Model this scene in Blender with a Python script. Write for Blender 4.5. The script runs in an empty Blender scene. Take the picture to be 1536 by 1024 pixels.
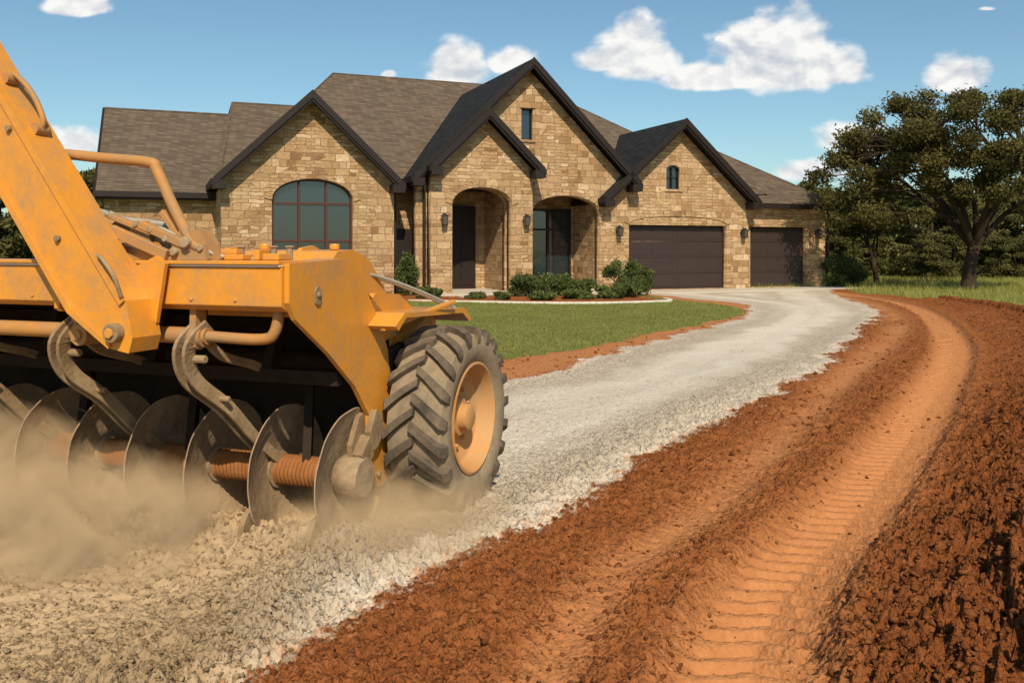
import bpy, math, numpy as np, random
from mathutils import Vector, Matrix
random.seed(7); rng=np.random.default_rng(11)
S=bpy.context.scene
# ------------------------------------------------------------ helpers
def link(o,parent=None):
    S.collection.objects.link(o)
    if parent is not None: o.parent=parent
    return o
def empty(name,loc=(0,0,0),rz=0):
    e=bpy.data.objects.new(name,None); e.location=loc; e.rotation_euler=(0,0,math.radians(rz)); e.empty_display_size=.3
    return link(e)
class NT:
    def __init__(s,tree): s.t=tree; s.n=tree.nodes; s.l=tree.links
    def node(s,typ,ins=None,**kw):
        n=s.n.new(typ)
        for k,v in kw.items(): setattr(n,k,v)
        for k,v in (ins or {}).items():
            if isinstance(v,bpy.types.NodeSocket): s.l.new(v,n.inputs[k])
            else: n.inputs[k].default_value=v
        return n
    def math(s,op,a,b=None,c=None,clamp=False):
        n=s.n.new('ShaderNodeMath'); n.operation=op; n.use_clamp=clamp
        for i,v in enumerate((a,b,c)):
            if v is None: continue
            if isinstance(v,bpy.types.NodeSocket): s.l.new(v,n.inputs[i])
            else: n.inputs[i].default_value=v
        return n.outputs[0]
    def mix(s,f,a,b,blend='MIX'):
        n=s.n.new('ShaderNodeMix'); n.data_type='RGBA'; n.blend_type=blend
        for i,v in ((0,f),(6,a),(7,b)):
            if isinstance(v,bpy.types.NodeSocket): s.l.new(v,n.inputs[i])
            elif i==0: n.inputs[0].default_value=v
            else: n.inputs[i].default_value=(*v,1) if len(v)==3 else v
        return n.outputs[2]
    def ramp(s,f,stops,interp='LINEAR'):
        n=s.n.new('ShaderNodeValToRGB'); r=n.color_ramp; r.interpolation=interp
        while len(r.elements)<len(stops): r.elements.new(.5)
        for e,(p,c) in zip(r.elements,stops):
            e.position=p; e.color=(*c,1) if len(c)==3 else c
        s.l.new(f,n.inputs[0]); return n.outputs[0]
    def noise(s,vec,scale,detail=4,rough=.55,dist=0):
        n=s.node('ShaderNodeTexNoise',{'Scale':scale,'Detail':detail,'Roughness':rough,'Distortion':dist})
        if vec is not None: s.l.new(vec,n.inputs['Vector'])
        return n.outputs[0]
def newmat(name,rough=.8,spec=.3,metal=0):
    m=bpy.data.materials.new(name); m.use_nodes=True
    nt=NT(m.node_tree); b=m.node_tree.nodes['Principled BSDF']
    b.inputs['Roughness'].default_value=rough; b.inputs['Specular IOR Level'].default_value=spec; b.inputs['Metallic'].default_value=metal
    return m,nt,b
def g3(v): return (v,v,v)
def simple(name,col,rough=.7,spec=.3,var=.25,scale=6,bump=.0,metal=0,dust=None,dustamt=.5,low=None):
    m,nt,b=newmat(name,rough,spec,metal)
    tc=nt.node('ShaderNodeTexCoord').outputs['Object']
    n=nt.noise(tc,scale,5,.65)
    c=nt.mix(n,tuple(x*(1-var) for x in col),tuple(min(1,x*(1+var)) for x in col))
    if dust:
        n2=nt.noise(tc,3.1,6,.7); n3=nt.noise(tc,26,3,.6)
        f=nt.math('ADD',n2,nt.math('MULTIPLY',n3,.35))
        if low is not None:
            z=nt.node('ShaderNodeSeparateXYZ',{'Vector':tc}).outputs[2]
            f=nt.math('ADD',f,nt.math('MULTIPLY',nt.math('SUBTRACT',low,z,clamp=True),.30))
        f=nt.ramp(f,[(max(0,.95-dustamt),g3(0)),(min(1,1.15-dustamt*.6),g3(1))])
        c=nt.mix(f,c,dust)
        nt.l.new(nt.math('ADD',nt.math('MULTIPLY',f,.45),rough*.9,clamp=True),b.inputs['Roughness'])
    nt.l.new(c,b.inputs['Base Color'])
    if bump:
        bp=nt.node('ShaderNodeBump',{'Strength':bump,'Distance':.01,'Height':nt.noise(tc,scale*6,5,.7)})
        nt.l.new(bp.outputs[0],b.inputs['Normal'])
    return m
class MB:
    def __init__(s): s.v=[]; s.f=[]; s.m=[]
    def add(s,v,f,mi=0):
        o=len(s.v); s.v+= [tuple(x) for x in v]; s.f+=[tuple(i+o for i in q) for q in f]; s.m+=[mi]*len(f)
    def box(s,a,b,mi=0):
        x0,y0,z0=[min(a[i],b[i]) for i in range(3)]; x1,y1,z1=[max(a[i],b[i]) for i in range(3)]
        s.add([(x0,y0,z0),(x1,y0,z0),(x1,y1,z0),(x0,y1,z0),(x0,y0,z1),(x1,y0,z1),(x1,y1,z1),(x0,y1,z1)],
              [(0,3,2,1),(4,5,6,7),(0,1,5,4),(1,2,6,5),(2,3,7,6),(3,0,4,7)],mi)
    def beam(s,a,b,w,h,mi=0,up=(0,0,1)):
        a=Vector(a);b=Vector(b);d=(b-a).normalized();upv=Vector(up)
        if abs(d.dot(upv))>.98: upv=Vector((0,1,0))
        r=d.cross(upv).normalized();u=r.cross(d).normalized()
        vs=[]
        for p in (a,b):
            for i,j in ((-1,-1),(1,-1),(1,1),(-1,1)): vs.append(p+r*w/2*i+u*h/2*j)
        s.add(vs,[(3,2,1,0),(4,5,6,7),(0,1,5,4),(1,2,6,5),(2,3,7,6),(3,0,4,7)],mi)
    def sweep(s,path,th,wd,mi=0):
        P=[Vector(p) for p in path];vs=[];n=len(P)
        W=wd if hasattr(wd,'__len__') else [wd]*n
        for i,p in enumerate(P):
            d=(P[min(i+1,n-1)]-P[max(i-1,0)]).normalized(); x=Vector((1,0,0)); x=(x-d*x.dot(d)).normalized(); q=d.cross(x)
            for a,b in ((-1,-1),(1,-1),(1,1),(-1,1)): vs.append(p+x*a*th/2+q*b*W[i]/2)
        fs=[(3,2,1,0),tuple((n-1)*4+k for k in range(4))]
        for i in range(n-1):
            for k in range(4): fs.append((i*4+k,i*4+(k+1)%4,i*4+4+(k+1)%4,i*4+4+k))
        s.add(vs,fs,mi)
    def prism(s,pts,a0,a1,axis='y',mi=0,mside=None):
        n=len(pts)
        f=(lambda p,a:(p[0],a,p[1])) if axis=='y' else ((lambda p,a:(a,p[0],p[1])) if axis=='x' else (lambda p,a:(p[0],p[1],a)))
        vs=[f(p,a0) for p in pts]+[f(p,a1) for p in pts]
        s.add(vs,[tuple(range(n)),tuple(range(2*n-1,n-1,-1))],mi)
        s.add(vs,[(i,(i+1)%n,(i+1)%n+n,i+n) for i in range(n)],mi if mside is None else mside)
    def tube(s,path,rad,n=8,mi=0,cap=True):
        P=[Vector(p) for p in path]; R=rad if hasattr(rad,'__len__') else [rad]*len(P)
        vs=[];fs=[];ref=Vector((.13,.9,.41)).normalized()
        for i,p in enumerate(P):
            d=(P[min(i+1,len(P)-1)]-P[max(i-1,0)]).normalized()
            if abs(d.dot(ref))>.95: ref=Vector((1,0,0.1)).normalized()
            a=d.cross(ref).normalized();b=d.cross(a).normalized()
            for k in range(n):
                t=2*math.pi*k/n; vs.append(p+(a*math.cos(t)+b*math.sin(t))*R[i])
        for i in range(len(P)-1):
            for k in range(n): fs.append((i*n+k,i*n+(k+1)%n,(i+1)*n+(k+1)%n,(i+1)*n+k))
        if cap: fs.append(tuple(range(n-1,-1,-1))); fs.append(tuple((len(P)-1)*n+k for k in range(n)))
        s.add(vs,fs,mi)
    def lathe(s,prof,c,n=48,mi=0,closed=True,wob=0):
        m=len(prof);vs=[]
        for k in range(n):
            t=2*math.pi*k/n
            w=1+wob*(math.sin(t*3+c[0]*7)+.7*math.sin(t*7+c[0]*19)+.5*math.sin(t*13+c[0]*5))
            for (x,r) in prof: vs.append((c[0]+x,c[1]+r*w*math.sin(t),c[2]+r*w*math.cos(t)))
        fs=[]
        for k in range(n):
            for j in range(m if closed else m-1):
                fs.append((k*m+j,k*m+(j+1)%m,((k+1)%n)*m+(j+1)%m,((k+1)%n)*m+j))
        s.add(vs,fs,mi)
    def obj(s,name,mats,parent=None,smooth=False,bevel=0,autos=None):
        me=bpy.data.meshes.new(name); me.from_pydata(s.v,[],s.f)
        for m in mats: me.materials.append(m)
        me.polygons.foreach_set('material_index',s.m)
        import bmesh
        bm=bmesh.new();bm.from_mesh(me);bmesh.ops.recalc_face_normals(bm,faces=bm.faces);bm.to_mesh(me);bm.free()
        if smooth:
            me.polygons.foreach_set('use_smooth',[True]*len(me.polygons))
            if autos: me.set_sharp_from_angle(angle=math.radians(autos))
        me.update(); o=bpy.data.objects.new(name,me); link(o,parent)
        if bevel:
            b=o.modifiers.new('b','BEVEL'); b.width=bevel; b.segments=2; b.limit_method='ANGLE'; b.angle_limit=math.radians(40)
        return o
def npmesh(name,V,F,mats,smooth=False,tint=None,parent=None):
    V=np.asarray(V,np.float32);F=np.asarray(F,np.int32)
    me=bpy.data.meshes.new(name); me.vertices.add(len(V)); me.vertices.foreach_set('co',V.ravel())
    nf,k=F.shape; me.loops.add(nf*k); me.loops.foreach_set('vertex_index',F.ravel())
    me.polygons.add(nf); me.polygons.foreach_set('loop_start',np.arange(0,nf*k,k,dtype=np.int32))
    me.polygons.foreach_set('loop_total',np.full(nf,k,np.int32))
    me.polygons.foreach_set('use_smooth',np.full(nf,smooth))
    for m in mats: me.materials.append(m)
    if tint is not None:
        a=me.color_attributes.new('tint','FLOAT_COLOR','POINT'); a.data.foreach_set('color',np.asarray(tint,np.float32).ravel())
    me.update(calc_edges=True); me.validate()
    o=bpy.data.objects.new(name,me); link(o,parent); return o
TAB=rng.random((512,512)).astype(np.float32)
def vnoise(x,y,o=0):
    xi=np.floor(x);yi=np.floor(y);fx=x-xi;fy=y-yi
    fx=fx*fx*(3-2*fx);fy=fy*fy*(3-2*fy)
    xi=(xi.astype(np.int64)+o*37)&511;yi=(yi.astype(np.int64)+o*91)&511;x1=(xi+1)&511;y1=(yi+1)&511
    return (TAB[xi,yi]*(1-fx)+TAB[x1,yi]*fx)*(1-fy)+(TAB[xi,y1]*(1-fx)+TAB[x1,y1]*fx)*fy
def fbm(x,y,sc,octv=4,o=0,gain=.5,bill=False):
    r=np.zeros_like(x);a=1.;t=0.
    for k in range(octv):
        c,s_=math.cos(.6+k*1.1),math.sin(.6+k*1.1)
        n=vnoise((x*c-y*s_)*sc,(x*s_+y*c)*sc,o+k)
        if bill: n=1-np.abs(2*n-1)
        r+=a*n;t+=a;a*=gain;sc*=2.03
    return r/t
def polyd(px,py,pts,closed=True):
    d=np.full(px.shape,1e9,np.float32);ins=np.zeros(px.shape,bool);al=np.zeros(px.shape,np.float32);lat=np.zeros(px.shape,np.float32);acc=0
    n=len(pts)
    for i in range(n if closed else n-1):
        ax,ay=pts[i];bx,by=pts[(i+1)%n];dx,dy=bx-ax,by-ay;L=math.hypot(dx,dy)
        t=np.clip(((px-ax)*dx+(py-ay)*dy)/(L*L),0,1)
        q=np.hypot(px-ax-t*dx,py-ay-t*dy);m=q<d
        d=np.where(m,q,d)
        if not closed:
            al=np.where(m,acc+t*L,al);lat=np.where(m,((px-ax)*dy-(py-ay)*dx)/L,lat)
        else:
            if ay!=by: ins^=((ay>py)!=(by>py))&(px<(bx-ax)*(py-ay)/(by-ay)+ax)
        acc+=L
    return (d,al,lat) if not closed else np.where(ins,-d,d)
def smooth(pts,n=6):
    out=[]
    P=[pts[0]]+list(pts)+[pts[-1]]
    for i in range(1,len(P)-2):
        p0,p1,p2,p3=[np.array(P[j],float) for j in (i-1,i,i+1,i+2)]
        for k in range(n):
            t=k/n; out.append(tuple(.5*((2*p1)+(-p0+p2)*t+(2*p0-5*p1+4*p2-p3)*t*t+(-p0+3*p1-3*p2+p3)*t**3)))
    out.append(tuple(pts[-1])); return out
# ------------------------------------------------------------ layout of the drive
GR=smooth([(-6,-3),(-2.4,1.5),(-.91,3.39),(-.24,4.62),(.61,6),(1.28,7.18),(2.85,9.69),(4.88,13.15),(7.67,18.7),(9.6,22.55),(10.9,27.6),(11.9,32),(13.6,37.4)],3)
GL=smooth([(4.6,34.0),(4.9,32.5),(5.9,29.5),(6.9,26.5),(6.6,23.9),(5.6,21),(3.9,18),(1.38,13.6),(0,11.2),(-3.5,9.6),(-9,8),(-70,8),(-70,-12)],3)
GP=GR+GL
RP=[(-80,9),(-12,9.4),(-4,11.0)]+smooth([(-.1,13.1),(1.85,15.7),(4.5,19.9),(6.0,22.4),(6.35,24.6),(6.05,26.6),(5.2,29),(4.3,33.8)],3)+[(14.3,38),(13.9,36)]+smooth([(13,32.5),(13.2,30),(13.2,27),(12.9,21.5),(11.5,17),(11,13),(11.5,8),(12,0)],3)+[(14,-20),(-80,-20)]
T1=smooth([(.3,1),(1.01,3.63),(2.39,5.85),(4.7,9.7),(7.6,14.9),(10.4,21.5),(11.9,27),(12.2,33)],4)
T2=smooth([(-.4,1.5),(.42,4.19),(1.53,6.0),(4.3,11.2),(8.2,18.3),(10.6,25),(11.6,31)],4)
BM=smooth([(1.1,1),(1.95,3.39),(3.2,5.16),(5.0,7.95),(7.7,11.5),(10.0,16),(12.1,21),(13.2,27)],4)
BED=[(-7,28.0),(-1.0,26.9),(1,26.4),(3,26.5),(4.9,27.4),(4.6,30),(4.4,33),(-4,30.8),(-7,29.5)]
GANG=[(-.9,4.75),(-2.5,5.3),(-4.9,6.2)]
def layout(x,y):
    dg=polyd(x,y,GP); dr=polyd(x,y,RP); bed=polyd(x,y,BED)
    w=(fbm(x,y,1.6,4,3)-.5)*.55+(fbm(x,y,9,3,5)-.5)*.26
    dg=dg+w*np.clip(y/12,.5,1.2); dr=dr+w*.9
    gravel=np.clip(.5-dg/.46,0,1); grass=np.clip(.5+dr/.18,0,1)*np.clip(.5+(bed+w*.4)/.15,0,1)*(1-gravel)
    return dg,dr,gravel,grass
def height(x,y,full=False):
    dg,dr,gravel,grass=layout(x,y)
    d1,a1,l1=polyd(x,y,T1,False); d2,a2,l2=polyd(x,y,T2,False); db,_,lb=polyd(x,y,BM,False); dl,_,_=polyd(x,y,GL[:30],False)
    wd=np.clip(.55+y/14,.8,1.5)
    s1=np.exp(-(d1/.34)**4); s2=np.exp(-(d2/(.20*wd))**2)*np.clip(.45+fbm(x,y,1.1,2,55),0,1)
    s3=np.exp(-(dl/1.3)**4)*.8
    trk=np.clip(s1+s2*.8+s3,0,1)
    red=(1-gravel)*(1-grass)
    lump=fbm(x,y,5.2,4,8,.62,True); fine=fbm(x,y,19,4,14,.72,True); big=fbm(x,y,1.3,3,20)
    far=np.clip(1.25-y/40,.25,1)
    rough=(1-trk)*.95+.07
    zr=red*(((lump-.5)*.075+(fine-.5)*.10)*rough*far+(big-.5)*.035*(1-trk)+ .040*(1-trk)-.018*trk)
    berm=np.exp(-(np.clip(db,0,None)/.58)**2)*np.clip(1.2-y/32,.15,1)
    berm=berm+np.where(lb>0,.35*np.exp(-(db/2.2)**2),0)
    zr+=red*berm*(.19+.15*(lump-.4)+.16*(fine-.5))
    # secondary long furrows beside the tracks
    zr+=red*(1-trk)*.022*np.sin(l1*7.5+(big-.5)*2.5)*np.clip(1-d1/2.6,0,1)
    ph=a1/.155+np.abs(l1)*2.6
    ch=np.clip(np.sin(2*math.pi*ph)*1.8,-1,1)
    zr+=red*np.exp(-(l1/.26)**6)*(ch*.024-.014)*(.4+.9*fbm(x,y,3,2,31))
    zr+=red*np.exp(-((np.abs(l1)-.36)/.07)**2)*.035
    edge=np.exp(-((dg+.30)/.40)**2)*np.clip(1.5-y/16,.2,1)
    near=np.clip(1.3-y/9,.0,1)*np.clip(np.where(x<-.3,1,.8),0,1)
    dgn,_,_=polyd(x,y,GANG,False); heap=np.exp(-(dgn/.42)**2)
    zg=gravel*((fine-.5)*(.012+.085*edge+.055*near+.10*heap)+(lump-.5)*(.006+.050*edge+.045*near+.10*heap)+.04*edge+.05*heap)
    zg+=gravel*np.sin(dg*4.2)*.012*np.clip(y/10-.4,0,1)
    zs=grass*((big-.5)*.04)
    z=(zr+zg+zs)*np.clip((34-y)/4,0.02,1)
    if full:
        streak=np.clip(.5+.5*np.sin(dg*3.9+1)*.8+(fbm(dg*2.6,y*.12,1,3,40)-.5)*1.3,0,1)
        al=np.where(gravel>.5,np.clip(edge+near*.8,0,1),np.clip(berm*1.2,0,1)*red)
        return z,gravel,grass,np.where(gravel>.5,streak,trk*red),al,berm*red
    return z
# ------------------------------------------------------------ ground sheet
xs=np.concatenate([-np.geomspace(2500,9.2,45),np.arange(-9,-3.1,.045),np.arange(-3.1,4.4,.0125),np.arange(4.4,14.5,.03),np.geomspace(14.7,2500,50)])
ys=np.concatenate([np.linspace(-60,2.2,24),np.geomspace(2.3,42,1050),np.geomspace(42.6,4000,60)])
X,Y=np.meshgrid(xs.astype(np.float32),ys.astype(np.float32))
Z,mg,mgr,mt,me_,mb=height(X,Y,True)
nx,ny=len(xs),len(ys)
V=np.stack([X,Y,Z],-1).reshape(-1,3)
i=np.arange(nx-1);j=np.arange(ny-1);I,J=np.meshgrid(i,j);b0=(J*nx+I).ravel()
F=np.stack([b0,b0+1,b0+nx+1,b0+nx],-1)
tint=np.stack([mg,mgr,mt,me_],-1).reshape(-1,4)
m,nt,b=newmat('ground_soil_gravel_grass',.95,.1)
at=nt.node('ShaderNodeAttribute',attribute_name='tint'); sep=nt.node('ShaderNodeSeparateColor',{'Color':at.outputs['Color']}); AL=at.outputs['Alpha']
pos=nt.node('ShaderNodeNewGeometry').outputs['Position']
n1=nt.noise(pos,1.1,5,.6);n2=nt.noise(pos,14,6,.72);n3=nt.noise(pos,70,3,.7)
vor=nt.node('ShaderNodeTexVoronoi',{'Vector':pos,'Scale':45.0})
vor2=nt.node('ShaderNodeTexVoronoi',{'Vector':pos,'Scale':120.0})
red=nt.ramp(n2,[(.25,(.155,.048,.015)),(.5,(.34,.115,.035)),(.8,(.50,.20,.075))])
red=nt.mix(nt.ramp(n1,[(.35,g3(0)),(.7,g3(.55))]),red,(.24,.074,.021))
red=nt.mix(nt.math('MULTIPLY',AL,.45),red,(.18,.054,.017))  # berm mixed darker: its shadow tone is put into the soil colour
trkc=nt.mix(n2,(.38,.15,.052),(.62,.29,.12))
red=nt.mix(nt.math('MULTIPLY',sep.outputs[2],.85),red,trkc)
gv=nt.ramp(vor2.outputs['Color'],[(.1,(.54,.47,.375)),(.5,(.68,.615,.51)),(.9,(.80,.74,.64))])
gv=nt.mix(nt.math('MULTIPLY',nt.ramp(n3,[(.3,g3(1)),(.55,g3(0))]),.35),gv,(.37,.30,.22))
gv=nt.mix(nt.math('MULTIPLY',nt.math('SUBTRACT',1,sep.outputs[2]),.65),gv,(.50,.41,.30))
gv=nt.mix(nt.ramp(n1,[(.3,g3(0)),(.75,g3(.4))]),gv,(.55,.45,.33))
gv=nt.mix(nt.math('MULTIPLY',AL,.30),gv,(.45,.36,.26))
sx=nt.node('ShaderNodeSeparateXYZ',{'Vector':pos})
tan=nt.math('MULTIPLY',nt.math('SUBTRACT',-.95,nt.math('ADD',sx.outputs[0],nt.math('MULTIPLY',n1,-.9))),1.2,clamp=True)
gv=nt.mix(nt.math('MULTIPLY',tan,.85),gv,nt.mix(n2,(.28,.175,.085),(.53,.37,.20)))
gs=nt.mix(n2,(.125,.16,.035),(.29,.30,.085)); gs=nt.mix(nt.ramp(n1,[(.4,g3(0)),(.7,g3(.6))]),gs,(.31,.28,.10))
c=nt.mix(sep.outputs[1],red,gs)
gm=nt.math('ADD',sep.outputs[0],nt.math('MULTIPLY',nt.math('SUBTRACT',n2,.5),1.7))
gm=nt.math('MULTIPLY',nt.ramp(gm,[(.35,g3(0)),(.65,g3(1))]),nt.math('MULTIPLY',sep.outputs[0],5,clamp=True))
c=nt.mix(gm,c,gv); nt.l.new(c,b.inputs['Base Color'])
h=nt.math('ADD',nt.math('MULTIPLY',n2,1.0),nt.math('ADD',nt.math('MULTIPLY',vor.outputs['Distance'],-.5),nt.math('MULTIPLY',n3,.6)))
bp=nt.node('ShaderNodeBump',{'Height':h,'Distance':.04}); nt.l.new(nt.math('SUBTRACT',.92,nt.math('MULTIPLY',sep.outputs[2],.5)),bp.inputs['Strength'])
nt.l.new(bp.outputs[0],b.inputs['Normal'])
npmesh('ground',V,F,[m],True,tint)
# ------------------------------------------------------------ clods and stones
import bmesh
def ico(sub):
    bm=bmesh.new();bmesh.ops.create_icosphere(bm,subdivisions=sub,radius=1);v=np.array([x.co[:] for x in bm.verts]);f=np.array([[q.index for q in p.verts] for p in bm.faces]);bm.free();return v,f
def scatter(name,P,R,mat,sub=1,sm=False,J=.75):
    v,f=ico(sub);n=len(P);k=len(v)
    jit=1+(rng.random((n,k,1))-.5)*J
    sc=np.stack([.7+rng.random(n)*.6,.7+rng.random(n)*.6,.5+rng.random(n)*.4],-1)[:,None,:]
    a=rng.random(n)*6.28;ca,sa=np.cos(a)[:,None],np.sin(a)[:,None]
    q=v[None]*jit*sc; q=np.stack([q[...,0]*ca-q[...,1]*sa,q[...,0]*sa+q[...,1]*ca,q[...,2]],-1)*R[:,None,None]+P[:,None,:]
    t=np.repeat(rng.random(n),k); t=np.stack([t,t,t,t],-1)
    F=(f[None]+(np.arange(n)*k)[:,None,None]).reshape(-1,3)
    return npmesh(name,q.reshape(-1,3),F,[mat],sm,t)
def clodmat(name,a,bb):
    m,nt,b=newmat(name,.95,.08); at=nt.node('ShaderNodeAttribute',attribute_name='tint'); pos=nt.node('ShaderNodeNewGeometry').outputs['Position']
    n=nt.noise(pos,60,4,.7); c=nt.mix(at.outputs['Fac'],a,bb); c=nt.mix(nt.math('MULTIPLY',n,.5),c,tuple(x*.55 for x in a)); nt.l.new(c,b.inputs['Base Color'])
    bp=nt.node('ShaderNodeBump',{'Height':n,'Distance':.03,'Strength':1.0}); nt.l.new(bp.outputs[0],b.inputs['Normal']); return m
N=260000
yy=2.6*np.exp(rng.random(N)*math.log(26/2.6)); xx=rng.uniform(-.95,1.0,N)*yy*.85+.3*yy*.4
xx=xx.astype(np.float32);yy=yy.astype(np.float32)
zz,g_,gr_,t_,e_,b_=height(xx,yy,True)
isred=(g_<.5)&(gr_<.3); pr=np.where(isred,(.42+.58*np.clip(b_*1.3,0,1))*(1-.97*np.where(g_<.5,t_,0)),0)
k=(rng.random(N)<pr); P=np.stack([xx,yy,zz],-1)[k]; R=(.0035+.017*rng.random(k.sum())**5)*(1+.25*b_[k])*np.clip(yy[k]/7,.8,1.6); P[:,2]+=R*.1
P=P[:66000];R=R[:66000]
scatter('dirt_clods',P,R,clodmat('clod_red',(.20,.062,.019),(.42,.155,.052)),1,True,.9)
k=(g_>.35)&(rng.random(N)<(.04+.6*e_)); P=np.stack([xx,yy,zz],-1)[k]; R=(.003+.010*rng.random(k.sum())**4)*np.clip(yy[k]/7,.8,1.3); P[:,2]+=R*.15
tanm=P[:,0]< -1.1+.5*rng.random(len(P))
scatter('gravel_stones',P[~tanm][:28000],R[~tanm][:28000],clodmat('stone_white',(.52,.45,.36),(.80,.73,.62)),1,True,.9)
scatter('gravel_stones',P[tanm][:18000],R[tanm][:18000]*1.35,clodmat('stone_tan',(.31,.205,.10),(.56,.41,.24)),1,True,.9)
# ------------------------------------------------------------ foliage
def leafmat(name,dark,light,tr=.35):
    m,nt,b=newmat(name,.75,.15); at=nt.node('ShaderNodeAttribute',attribute_name='tint')
    c=nt.mix(at.outputs['Fac'],dark,light); nt.l.new(c,b.inputs['Base Color'])
    t=nt.node('ShaderNodeBsdfTranslucent',{'Color':c}); ms=nt.node('ShaderNodeMixShader',{0:tr}); nt.l.new(b.outputs[0],ms.inputs[1]); nt.l.new(t.outputs[0],ms.inputs[2])
    nt.l.new(ms.outputs[0],nt.n['Material Output'].inputs[0]); return m
def leaves(name,cl,n,size,mat,parent=None,shell=.5):
    C=[];T=[]
    for (cx,cy,cz,rx,ry,rz) in cl:
        d=rng.normal(size=(n,3));d/=np.linalg.norm(d,axis=1)[:,None]
        r=(shell+(1-shell)*rng.random((n,1)))**.7*(1+.32*rng.normal(size=(n,1))*.7)
        C.append(d*r*np.array([rx,ry,rz])+np.array([cx,cy,cz])); T.append(np.clip(rng.random()*.5+rng.random(n)*.5+d[:,2]*.12,0,1))
    C=np.concatenate(C);T=np.concatenate(T);m=len(C)
    a=rng.normal(size=(m,3));a/=np.linalg.norm(a,axis=1)[:,None];bb=np.cross(a,rng.normal(size=(m,3)));bb/=np.linalg.norm(bb,axis=1)[:,None]
    s=(size*(.6+.8*rng.random(m)))[:,None]
    q=np.stack([C-a*s,C+bb*s*.5,C+a*s,C-bb*s*.5],1)
    t=np.repeat(T,4);return npmesh(name,q.reshape(-1,3),np.arange(m*4).reshape(-1,4),[mat],False,np.stack([t]*4,-1),parent)
BARK=simple('bark',(.050,.034,.023),.95,.1,.4,14,.8)
OAK=leafmat('oak_leaves',(.034,.037,.010),(.18,.155,.048),.35)
FARL=leafmat('woods_leaves',(.034,.042,.011),(.19,.175,.055),.3)
SHR=leafmat('shrub_leaves',(.03,.050,.012),(.17,.20,.06),.3)
def tree(name,loc,fork,clumps,trunk_r,leafn,leafs,mat,nlimb=6,seed=1):
    rnd=random.Random(seed); root=empty(name,loc); mb=MB()
    f=Vector(fork); mb.tube([(0,0,-.15),(.03,0,.2),(f.x*.4,f.y*.4,f.z*.5),tuple(f)],[trunk_r*1.5,trunk_r*1.1,trunk_r*.9,trunk_r*.85],12)
    limbs=[]
    for c in clumps[:nlimb*3:3]:
        e=Vector(c[:3]); mid=f.lerp(e,.45)+Vector((rnd.uniform(-.3,.3),rnd.uniform(-.3,.3),rnd.uniform(.0,.5)))
        p=smooth([tuple(f-Vector((0,0,.15))),tuple(f.lerp(mid,.5)+Vector((rnd.uniform(-.15,.15),0,.05))),tuple(mid),tuple(mid.lerp(e,.6)+Vector((0,0,rnd.uniform(-.1,.3)))),tuple(e)],4)
        mb.tube(p,list(np.linspace(trunk_r*.52,trunk_r*.06,len(p))),8); limbs+=[Vector(q) for q in p[4::2]]
    for c in clumps:
        e=Vector(c[:3]); s=min(limbs,key=lambda q:(q-e).length+ (0 if q.z<e.z+.3 else 2)); m=s.lerp(e,.5)+Vector((rnd.uniform(-.25,.25),rnd.uniform(-.25,.25),rnd.uniform(-.2,.2)))
        mb.tube([s,m,e],[trunk_r*.2,trunk_r*.13,trunk_r*.04],5)
        for _ in range(4):
            e2=e+Vector((rnd.uniform(-1,1)*c[3],rnd.uniform(-1,1)*c[4],rnd.uniform(-.8,.8)*c[5])); mb.tube([m,e2],[trunk_r*.07,trunk_r*.02],4,cap=False)
    mb.obj('trunk_and_limbs',[BARK],root,True); leaves('crown',clumps,leafn,leafs,mat,root,.25); return root
def crown(n,cx,cy,cz,rx,ry,rz,r0,r1,seed,low=-.5,fl=.55):
    rnd=random.Random(seed);o=[]
    while len(o)<n:
        d=Vector((rnd.gauss(0,1),rnd.gauss(0,1),rnd.gauss(0,1))).normalized()
        if d.z<low: continue
        t=rnd.uniform(.35,1)**.6; r=rnd.uniform(r0,r1)
        o.append((cx+d.x*rx*t,cy+d.y*ry*t,cz+d.z*rz*t,r*1.15,r*1.05,r*fl))
    return o
oakc=crown(118,-.1,0,5.1,5.1,4.2,3.2,.36,.70,5,-.62,.78)+[(-4.7,-.5,4.1,.9,.7,.5),(-5.5,0,3.6,.8,.7,.5),(-5.9,.3,4.6,.6,.6,.4),(-5.2,0,5.3,.7,.6,.5),(-4.2,-1,3.1,.8,.6,.5),(-3.2,-1.4,5.9,.8,.8,.55),(-3.6,0,2.8,.8,.7,.45),(-4.6,.5,6.0,.6,.6,.5),(-3.9,0,6.9,.6,.6,.5),(-2.8,0,7.5,.6,.6,.45),(2.5,-.6,3.0,.9,.8,.5),(3.5,0,3.8,1.0,1,.6),(-2.4,-.8,2.9,.7,.6,.4),(-5.3,0,2.8,.6,.6,.4)]
tree('oak_tree',(18.4,35,0),(.25,0,1.8),oakc,.27,640,.070,OAK,10,3)
c2=crown(30,0,0,3.0,1.7,1.7,1.5,.3,.5,9,-.5)
tree('oak_tree',(17.0,40.5,0),(-.1,0,1.2),c2,.12,380,.08,OAK,5,4)
woods=empty('distant_tree_line'); var=[]
for kx in range(4):
    cl=crown(22,0,0,4.2,2.6,2.4,2.7,.6,1.15,40+kx,-.9)+[(random.uniform(-2.4,2.4),random.uniform(-1.5,1),random.uniform(.4,1.6),1.3,1.1,.8) for _ in range(9)]
    mb=MB(); mb.tube([(0,0,-.2),(.1,0,2),(0,.1,5)],[.22,.17,.07],7)
    for c_ in cl[:10]: mb.tube([(.05,0,1.6),((c_[0])*.5,c_[1]*.5,2.6),c_[:3]],[.09,.07,.02],5)
    tr=mb.obj('woods_trunk',[BARK],woods,True); lf=leaves('woods_crown',cl,330,.16,FARL,woods,.3); var.append((tr,lf))
rw=random.Random(4)
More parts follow.
